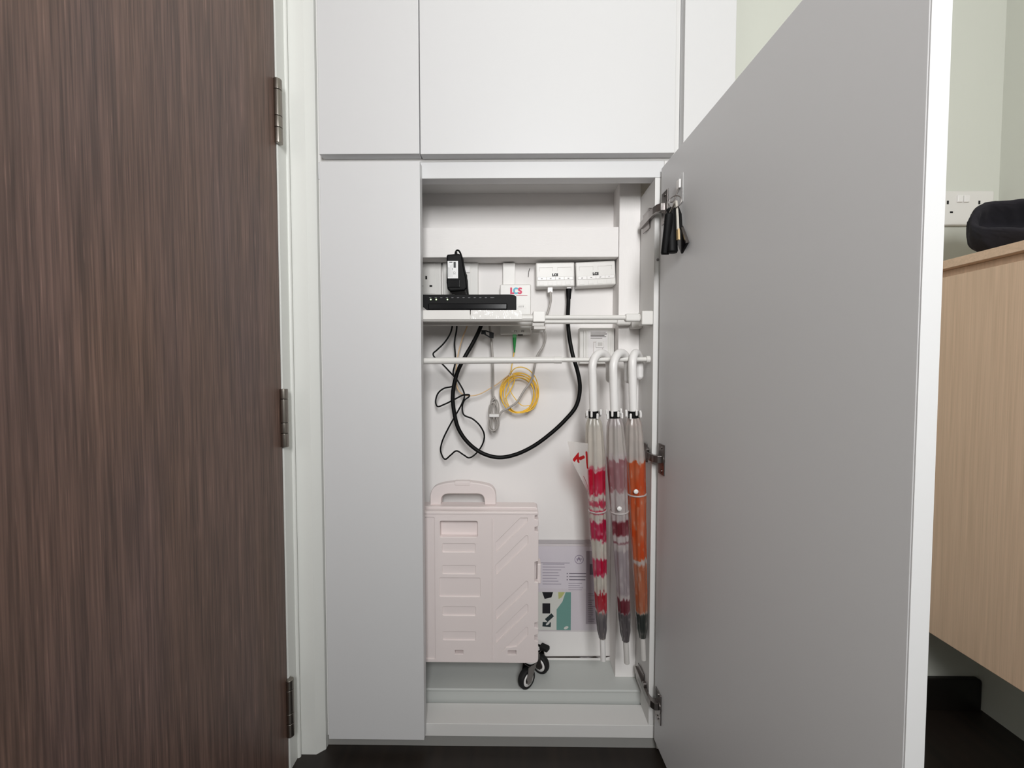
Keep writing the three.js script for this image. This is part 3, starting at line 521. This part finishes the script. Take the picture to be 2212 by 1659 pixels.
// ------------------------------------------------------------------ folded trolley crate
{
  const t = T('folding_trolley', 'pale pink folding crate trolley on casters standing folded in the cupboard', 'trolley');
  const z = -0.050, xL = -0.352, dF = 0.02, zb0 = z - dF - 0.010, zb1 = z - 0.064;
  const q = rect(1000, 1106, 1163, 1432, z), xr = q.x1, y0 = q.y0, y1 = q.y1, r = 0.010;
  const X = px => at(px, 1270, z).x, Y = py => at(1050, py, z).y;
  const nt = 0.0085, outline = () => {
    const s = new THREE.Shape(); s.moveTo(xL + r, y0); s.lineTo(xr - r, y0); s.quadraticCurveTo(xr, y0, xr, y0 + r);
    for (const [a, b] of [[1385, 1372], [1357, 1345], [1258, 1214], [1149, 1139], [1123, 1114]]) { s.lineTo(xr, Y(a)); s.lineTo(xr - nt, Y(a) + 0.002); s.lineTo(xr - nt, Y(b)); s.lineTo(xr, Y(b) + 0.003); }
    s.lineTo(xr, y1 - 0.004); s.quadraticCurveTo(xr, y1, xr - 0.004, y1); s.lineTo(xL + r, y1); s.quadraticCurveTo(xL, y1, xL, y1 - r); s.lineTo(xL, y0 + r); s.quadraticCurveTo(xL, y0, xL + r, y0); return s;
  };
  const hole = (s, a, b, c, d, rr) => { const p = new THREE.Path(); rrect({ x0: X(a), x1: X(c), y0: Y(d), y1: Y(b) }, rr, p); s.holes.push(p); };
  const skin = outline(), core = outline();
  for (const s of [skin, core]) { hole(s, 951, 1126, 1032, 1161, 0.004); hole(s, 982, 1405, 1000, 1414, 0.0008); hole(s, 1097, 1405, 1115, 1414, 0.0008); }
  for (const [a, b, c, d] of [[900, 1118, 939, 1424], [956, 1175, 1027, 1193], [956, 1222, 1027, 1240], [949, 1249, 1037, 1289], [956, 1311, 1027, 1330], [956, 1365, 1027, 1383]]) hole(skin, a, b, c, d, 0.0035);
  for (const pts of [[[1071, 1172], [1124, 1119], [1139, 1119], [1139, 1126], [1072, 1192]], [[1071, 1221], [1137, 1156], [1140, 1158], [1140, 1174], [1072, 1241]], [[1071, 1318], [1137, 1255], [1140, 1257], [1140, 1272], [1072, 1338]], [[1071, 1369], [1137, 1305], [1140, 1307], [1140, 1322], [1072, 1388]], [[1073, 1417], [1137, 1354], [1140, 1356], [1140, 1371], [1116, 1396], [1092, 1399]]]) skin.holes.push(new THREE.Path(pts.map(([a, b]) => new THREE.Vector2(X(a), Y(b)))));
  M('front_skin', extr(skin, z, 0.0032, 0.0011, 2), MAT.cart, t);
  M('front_panel', extr(core, z - 0.0024, dF * 0.8 - 0.0024, 0.0008, 1), MAT.cart, t);
  M('inner_panel', bx(xL + 0.003, xr - nt - 0.001, y0 + 0.003, y1 - 0.003, z - dF, z - dF * 0.8 - 0.0002, 0.001), MAT.cart, t);
  const back = rrect({ x0: xL, x1: xr + 0.0005, y0: y0, y1: y1 + 0.001 }, r); M('back_panel', extr(back, zb0, zb0 - zb1, 0.0015), MAT.cart, t);
  M('middle_rib', bx(X(1062.5), X(1065), Y(1424), Y(1119), z - 0.0005, z + 0.0012, 0.0008), MAT.cart, t);
  M('top_rim', bx(xL + 0.004, xr - 0.002, Y(1110.5), Y(1106.5), z - 0.0005, z + 0.0015, 0.0007), MAT.cart, t);
  // handle
  const zh = zb0 - 0.012, hs = new THREE.Shape(), hp = (a, b) => at(a, b, zh); const mv = (a, b, f = 'lineTo') => { const p = hp(a, b); hs[f](p.x, p.y); };
  mv(929, 1091, 'moveTo'); mv(929, 1072); { const a = hp(930, 1056), b = hp(942, 1050); hs.quadraticCurveTo(a.x, a.y, b.x, b.y); } { const a = hp(962, 1042), b = hp(1000, 1041); hs.quadraticCurveTo(a.x, a.y, b.x, b.y); } { const a = hp(1040, 1043), b = hp(1058, 1050); hs.quadraticCurveTo(a.x, a.y, b.x, b.y); } { const a = hp(1070, 1056), b = hp(1071, 1072); hs.quadraticCurveTo(a.x, a.y, b.x, b.y); }
  mv(1071, 1091); mv(1047, 1091); mv(1046, 1078); { const a = hp(1044, 1068), b = hp(1032, 1067); hs.quadraticCurveTo(a.x, a.y, b.x, b.y); } mv(968, 1067); { const a = hp(955, 1068), b = hp(953, 1078); hs.quadraticCurveTo(a.x, a.y, b.x, b.y); } mv(952, 1091); hs.closePath();
  const hd = M('pull_handle', extr(hs, zh, 0.022, 0.0025, 3), MAT.cart, t);
  const bq = rect(982, 1041, 1016, 1049, zh); M('release_button', bx(bq.x0, bq.x1, bq.y0, bq.y1 + 0.0012, zh - 0.016, zh + 0.0008, 0.002), MAT.cart, hd);
  for (const [a, b] of [[930, 950], [1049, 1069]]) { const g = rect(a, 1086, b, 1096, zh); M('handle_socket', bx(g.x0, g.x1, y1 + 0.0005, g.y1, zh - 0.019, zh - 0.003, 0.001), MAT.plasticGrey, hd); }
  const lt = at(1163, 1235, z - 0.02).y; M('latch', bx(xr - 0.002, xr + 0.0065, lt - 0.024, lt + 0.022, z - 0.04, z - 0.012, 0.002), MAT.cart, t);
  // casters
  function caster(x, z0, yaw, brake) {
    const g = new THREE.Group(), R = 0.0222, cy = YP + R + 0.0003, topY = y0;
    const tilt = (geo) => geo.rotateY(yaw).translate(x, 0, z0);
    const tyre = new THREE.LatheGeometry([[R - 0.007, -0.007], [R - 0.002, -0.0075], [R, -0.004], [R, 0.004], [R - 0.002, 0.0075], [R - 0.007, 0.007], [R - 0.007, -0.007]].map(p => new THREE.Vector2(...p)), 36).rotateX(Math.PI / 2).translate(-0.012, cy, 0);
    const c = M('caster', tilt(tyre), MAT.rubber, t, 'black swivel caster');
    M('wheel_rim', tilt(new THREE.LatheGeometry([[0.0095, -0.0072], [R - 0.0072, -0.0076], [R - 0.0068, 0], [R - 0.0072, 0.0076], [0.0095, 0.0072]].map(p => new THREE.Vector2(...p)), 32).rotateX(Math.PI / 2).translate(-0.012, cy, 0)), MAT.white, c);
    M('wheel_hub', tilt(new THREE.CylinderGeometry(0.0098, 0.0098, 0.014, 24).rotateX(Math.PI / 2).translate(-0.012, cy, 0)), MAT.chrome, c);
    const fk = new THREE.Shape([[-0.020, cy + 0.004], [-0.017, cy - 0.008], [-0.007, cy - 0.008], [-0.001, cy + 0.006], [0.011, topY - 0.012], [-0.015, topY - 0.012]].map(p => new THREE.Vector2(...p)));
    for (const sz of [-0.0105, 0.009]) M('fork', tilt(new THREE.ExtrudeGeometry(fk, { depth: 0.0015, bevelEnabled: false }).translate(0, 0, sz)), MAT.chrome, c);
    M('fork_top', tilt(bx(-0.013, 0.011, topY - 0.0125, topY - 0.0105, -0.0105, 0.0105, 0.0008)), MAT.chrome, c);
    M('swivel_ring', tilt(new THREE.CylinderGeometry(0.0125, 0.0115, 0.005, 24).translate(0, topY - 0.0086, 0)), MAT.black, c);
    M('mount_cap', tilt(new THREE.CylinderGeometry(0.0155, 0.014, 0.006, 24).translate(0, topY - 0.003, 0)), MAT.white, c);
    if (brake) M('brake_lever', tilt(merge([bx(-0.034, -0.012, topY - 0.004, topY + 0.006, -0.008, 0.008, 0.003), bx(-0.014, 0.002, topY - 0.008, topY, -0.006, 0.006, 0.002)])), MAT.rubber, c, 'black brake lever');
  }
  const zc = -0.0705 + 0.02;
  const cx = at(1146, 1440, -0.052).x;
  caster(cx, -0.068, 0.75, false);
  caster(cx + 0.016, -0.112, 2.55, true);
  caster(xL + 0.03, -0.068, 0.3, false); caster(xL + 0.03, -0.112, 2.8, false);
}

// ------------------------------------------------------------------ papers on the niche wall
{
  const z = ZB + 0.0035, t = T('document_sleeve', 'clear sleeve of printed papers taped low on the niche wall', 'document sleeve');
  const q = rect(1030, 1180, 1290, 1361, z);
  const tex = canvasTex(1024, 712, (c, w, h) => {
    c.fillStyle = '#e9e5e8'; c.fillRect(0, 0, w, h); c.fillStyle = '#eeebef'; c.fillRect(0, 0, w, 360);
    c.strokeStyle = '#8a7d96'; c.lineWidth = 4; c.beginPath(); c.arc(870, 112, 36, 0, 7); c.stroke(); c.lineWidth = 5; c.beginPath(); c.moveTo(852, 128); c.lineTo(868, 92); c.lineTo(882, 128); c.moveTo(846, 108); c.lineTo(894, 108); c.stroke();
    c.fillStyle = '#b4aebb'; for (let i = 0; i < 8; i++) c.fillRect(560, 150 + i * 24, 190 * (0.5 + 0.5 * rnd()), 6);
    c.fillStyle = '#9a94a2'; c.fillRect(540, 140, 250, 4);
    c.fillStyle = '#6f6a76'; for (let i = 0; i < 3; i++) { c.beginPath(); c.arc(770, 232 + i * 26, 5, 0, 7); c.fill(); c.fillRect(786, 228 + i * 26, 190 - 30 * i * rnd(), 7); }
    c.fillStyle = '#bfb9c4'; for (let i = 0; i < 4; i++) c.fillRect(780, 312 + i * 18, 160 * (0.6 + 0.4 * rnd()), 5);
    c.fillStyle = '#b7afb6'; c.fillRect(930, 40, 94, 620); c.fillStyle = '#6f6670'; c.fillRect(960, 150, 40, 90); for (let i = 0; i < 14; i++) c.fillRect(948, 400 + i * 18, 20 + 40 * rnd(), 4);
  });
  M('paper', bx(q.x0, q.x1, q.y0, q.y1, ZB + 0.0006, z - 0.0016), std(0xd8d4d4, 0.7), t);
  print('page', q, z - 0.0016, tex, t, 0.6);
  const f = rect(1024, 1166, 1294, 1364, z); M('clear_film', new THREE.PlaneGeometry(f.x1 - f.x0, f.y1 - f.y0, 40, 30).translate((f.x0 + f.x1) / 2, (f.y0 + f.y1) / 2, z), std(0xf4f2f4, 0.12, { transmission: 1, thickness: 0 }), t);
  const p = f.x0; M('top_fold', bx(f.x0, f.x1, f.y1 - 0.009, f.y1, z - 0.0012, z + 0.0002), std(0xd9d4d6, 0.3, { transmission: 0.3, thickness: 0 }), t);
  const b = rect(1160, 1279, 1233, 1361, z + 0.002), u = solo;
  const bt = canvasTex(400, 440, (c, w, h) => {
    c.fillStyle = '#d5d5cf'; c.fillRect(0, 0, w, h); c.fillStyle = '#6f9a92'; c.fillRect(232, 0, 168, h);
    c.fillStyle = '#d5d5cf'; c.beginPath(); c.moveTo(232, 0); c.lineTo(338, 0); c.lineTo(300, 110); c.lineTo(232, 200); c.fill(); c.fillStyle = '#b9bb7c'; c.beginPath(); c.moveTo(250, 0); c.lineTo(330, 0); c.lineTo(290, 60); c.lineTo(255, 80); c.fill();
    c.fillStyle = '#201f23'; c.fillRect(64, 130, 92, 118); c.beginPath(); c.moveTo(60, 0); c.lineTo(190, 0); c.lineTo(170, 60); c.lineTo(90, 80); c.fill();
    c.strokeStyle = '#2b3638'; c.lineWidth = 46; c.beginPath(); c.moveTo(110, 330); c.lineTo(186, 262); c.stroke(); c.lineWidth = 54; c.beginPath(); c.moveTo(66, 372); c.lineTo(164, 378); c.stroke(); c.fillStyle = '#d5d5cf'; c.beginPath(); c.ellipse(128, 366, 26, 12, -0.6, 0, 7); c.fill(); c.beginPath(); c.ellipse(346, 412, 28, 16, -0.4, 0, 7); c.fill(); c.fillRect(70, 108, 90, 16);
  });
  const br = T('brochure', 'glossy brochure cover in teal, black and white on the niche wall', 'brochure');
  M('sheet', bx(b.x0, b.x1, b.y0, b.y1, z + 0.0005, z + 0.0018), std(0xcfd0cc, 0.5), br); print('cover_print', b, z + 0.0018, bt, br, 0.35);
}

// ------------------------------------------------------------------ hook and keys on the open door
{
  const local = (px, py, off) => onDoor(px, py, off);
  const inv = new THREE.Matrix4().copy(toDoor);
  const place = (geo, p) => geo.applyMatrix4(inv).translate(p.x, p.y, p.z);
  const t = T('adhesive_hook', 'clear adhesive hook with a wire prong on the open cupboard door', 'hook');
  const a = local(1471, 378, 0), b = local(1471, 440, 0), c = a.clone().lerp(b, 0.5), h = a.y - b.y;
  M('pad', place(new RoundedBoxGeometry(0.02, h, 0.0012, 2, 0.0005).translate(0, 0, 0.0008), c), std(0xf0f0f0, 0.15, { transmission: 0.5, thickness: 0 }), t);
  const m = local(1466, 396, 0.004), pr = [[0, -0.006, -0.002], [0, -0.02, 0.004], [0, -0.030, 0.008], [0, -0.034, 0.013], [0, -0.030, 0.017]].map(([x, y, o]) => V(x, y, o).applyMatrix4(inv).add(m));
  M('prong', tube(pr, 0.0013, 8), MAT.chrome, t);
  M('prong_plate', place(new RoundedBoxGeometry(0.012, 0.016, 0.004, 2, 0.0018), m.clone().add(V(0, -0.002, 0))), MAT.white, t);
  const k = T('key_bunch', 'bunch of black key covers, wooden tag and black fob on the hook', 'keys');
  const ringC = local(1458, 436, 0.018);
  M('key_ring', place(new THREE.TorusGeometry(0.0105, 0.0009, 8, 28).rotateY(0.9), ringC), MAT.chrome, k);
  const cover = (x0, y0, x1, y1, r, off) => { const p = local(x0, y0, off), q = local(x1, y1, off); const d = q.clone().sub(p), L = d.length(), g = new THREE.LatheGeometry([[0, 0], [r * 0.75, 0], [r, 0.003], [r * 0.95, L * 0.4], [r, L - 0.003], [r * 0.85, L], [0, L]].map(v => new THREE.Vector2(...v)), 20).scale(1, 1, 0.75); g.applyQuaternion(new THREE.Quaternion().setFromUnitVectors(V(0, 1, 0), d.normalize())); return g.translate(p.x, p.y, p.z); };
  M('key_cover', cover(1446, 460, 1436.5, 550, 0.0078, 0.03), MAT.black, k); M('key_cover', cover(1451, 450, 1453, 546, 0.0092, 0.02), MAT.black, k);
  const stick = (pts, off, d, mat, name, label) => { const P = pts.map(([x, y]) => local(x, y, off)), o = P[0], iv = new THREE.Matrix4().copy(toDoor).invert(); const s = new THREE.Shape(P.map(p => { const q = p.clone().sub(o).applyMatrix4(iv); return new THREE.Vector2(q.x, q.y); })); return M(name, place(new THREE.ExtrudeGeometry(s, { depth: d, bevelEnabled: true, bevelSize: 0.0005, bevelThickness: 0.0005, bevelSegments: 1 }), o), mat, k, label); };
  stick([[1458, 436], [1463, 434], [1466, 470], [1467, 496], [1459.5, 496]], 0.012, 0.003, std(0xb9b5ac, 0.5), 'tag_sleeve', 'grey sleeve of the wooden tag'); stick([[1460.5, 494], [1467.5, 494], [1468.5, 517], [1463.5, 519]], 0.0125, 0.002, std(0xd9bd8d, 0.6), 'wooden_tag');
  stick([[1462, 442], [1466, 446], [1472, 462], [1474, 492], [1467, 496], [1466, 470]], 0.006, 0.004, MAT.black, 'fob_strap'); stick([[1472, 489], [1475, 489], [1488, 524], [1475, 547], [1464, 519]], 0.004, 0.003, MAT.blackGloss, 'fob', 'black fob with a silver edge');
  stick([[1473, 488], [1475.5, 488], [1489, 524], [1486.5, 525]], 0.0035, 0.0045, MAT.chrome, 'fob_edge');
  const key = (x0, y0, x1, y1, off) => { const p = local(x0, y0, off), q = local(x1, y1, off); M('key', rod(p, q, 0.0016, 8), MAT.nickel, k); };
  key(1457, 440, 1452, 452, 0.02); key(1457, 440, 1446, 462, 0.026);
}

// ------------------------------------------------------------------ wooden shoe cabinet, socket and hat beyond the open door
const XS = 0.90;
{
  const t = T('shoe_cabinet', 'slim light wooden wall-hung shoe cabinet along the side wall', 'cabinet');
  const top = atX(2036, 564, XS).y, tb = atX(2036, 582, XS).y, gb = atX(2036, 600, XS).y, bot = atX(2100, 1425, XS).y, z0 = ZR + 0.001, z1 = 0.72;
  M('top_board', bx(XS - 0.001, XR - 0.001, tb, top, z0, z1, 0.0008), oak, t);
  M('body', bx(XS + 0.02, XR - 0.001, bot + 0.001, tb - 0.0005, z0, z1 - 0.002), oak, t);
  M('door', bx(XS, XS + 0.0195, bot, gb, z0, 0.30, 0.0008), oak, t); M('door', bx(XS, XS + 0.0195, bot, gb, 0.302, z1 - 0.002, 0.0008), oak, t);
  globalThis.shoeTop = top;
}
{
  const z = ZR + 0.01, t = T('wall_socket', 'white double wall socket above the wooden shoe cabinet', 'socket');
  const q = rect(2012, 412, 2147, 486, z); M('plate', bx(q.x0, q.x1, q.y0, q.y1, ZR, z, 0.003), MAT.plastic, t);
  for (const [x, y] of [[2047, 447], [2115, 447]]) { const c = at(x, y, z); for (const [dx, dy, w, h] of [[0, 0.010, 0.0042, 0.008], [0.009 * (x < 2080 ? 1 : -1), -0.012, 0.0066, 0.004]]) M('pin_hole', bx(c.x + dx - w / 2, c.x + dx + w / 2, c.y + dy - h / 2, c.y + dy + h / 2, z - 0.004, z + 0.0003), MAT.dark, t); }
  for (const x of [2076, 2090]) M('switch', prect(x - 6, 421, x + 6, 436, z + 0.0035, 0.005, 0.0015), MAT.white, t);
}
{
  // knitted hat lying with its opening towards the room
  const R = 0.070, prof = []; const pr = [[0.0, -0.062], [0.03, -0.06], [0.055, -0.045], [0.069, -0.015], [0.073, 0.018], [0.071, 0.036], [0.066, 0.041], [0.059, 0.038], [0.055, 0.026], [0.052, 0.0], [0.042, -0.028], [0.0, -0.036]];
  const curve = new THREE.SplineCurve(pr.map(p => new THREE.Vector2(...p))).getPoints(60).map(p => new THREE.Vector2(Math.max(0, p.x), p.y));
  const g = new THREE.LatheGeometry(curve, 72), p = g.attributes.position;
  for (let i = 0; i < p.count; i++) { const v = V(p.getX(i), p.getY(i), p.getZ(i)), a = Math.atan2(v.x, v.z), s = 1 + 0.05 * Math.sin(2 * a + 0.6) + 0.12 * (n1(6 + 4 * Math.cos(a), 6 + 4 * Math.sin(a) + v.y * 30) - 0.5) + 0.03 * (n2(40 + 60 * Math.cos(a), 60 + 60 * Math.sin(a) + v.y * 700) - 0.5); p.setXYZ(i, v.x * s, v.y + 0.006 * Math.sin(a * 3 + 1), v.z * s); }
  g.computeVertexNormals();
  g.scale(0.80, 0.74, 0.72); g.rotateX(0.88); g.rotateY(-0.95); g.applyQuaternion(new THREE.Quaternion().setFromAxisAngle(ray(2172, 490).normalize(), 0.32));
  const c = at(2174, 498, 0.02); g.translate(c.x, 0, c.z);
  g.computeBoundingBox(); g.translate(0, globalThis.shoeTop - g.boundingBox.min.y + 0.0002, 0);
  solo('knitted_hat', g, MAT.wool, 'black knitted hat lying on the wooden shoe cabinet', 'hat');
}

// ------------------------------------------------------------------ lamps
for (const L of LAMPS) {
  const t = T(L.name, L.label, 'lamp'), zc = L.z + 0.11;
  M('base', new THREE.CylinderGeometry(0.14, 0.145, 0.02, 40).translate(L.x, 0.0105, zc), MAT.white, t);
  M('pole', rod(V(L.x, 0.02, zc), V(L.x, L.y - L.h / 2, zc), 0.011, 14), MAT.white, t);
  M('shade', bx(L.x - L.w / 2, L.x + L.w / 2, L.y - L.h / 2, L.y + L.h / 2, L.z + 0.005, L.z + 0.22, 0.03), new THREE.MeshStandardMaterial({ color: 0xffffff, emissive: L.color, emissiveIntensity: 2 }), t, 'glowing paper shade');
  const a = new THREE.RectAreaLight(L.color, L.nits, L.w, L.h); a.position.set(L.x, L.y, L.z); a.lookAt(L.x, L.y, 0); scene.add(a);
}

// ------------------------------------------------------------------ put every thing's origin at its base
scene.updateMatrixWorld(true);
for (const o of things) {
  const b = new THREE.Box3().setFromObject(o), p = V((b.min.x + b.max.x) / 2, b.min.y, (b.min.z + b.max.z) / 2);
  if (o.isMesh) { o.geometry.translate(-p.x, -p.y, -p.z); o.position.add(p); } else { for (const c of o.children) c.position.sub(p); o.position.copy(p); }
}
renderer.render(scene, camera);
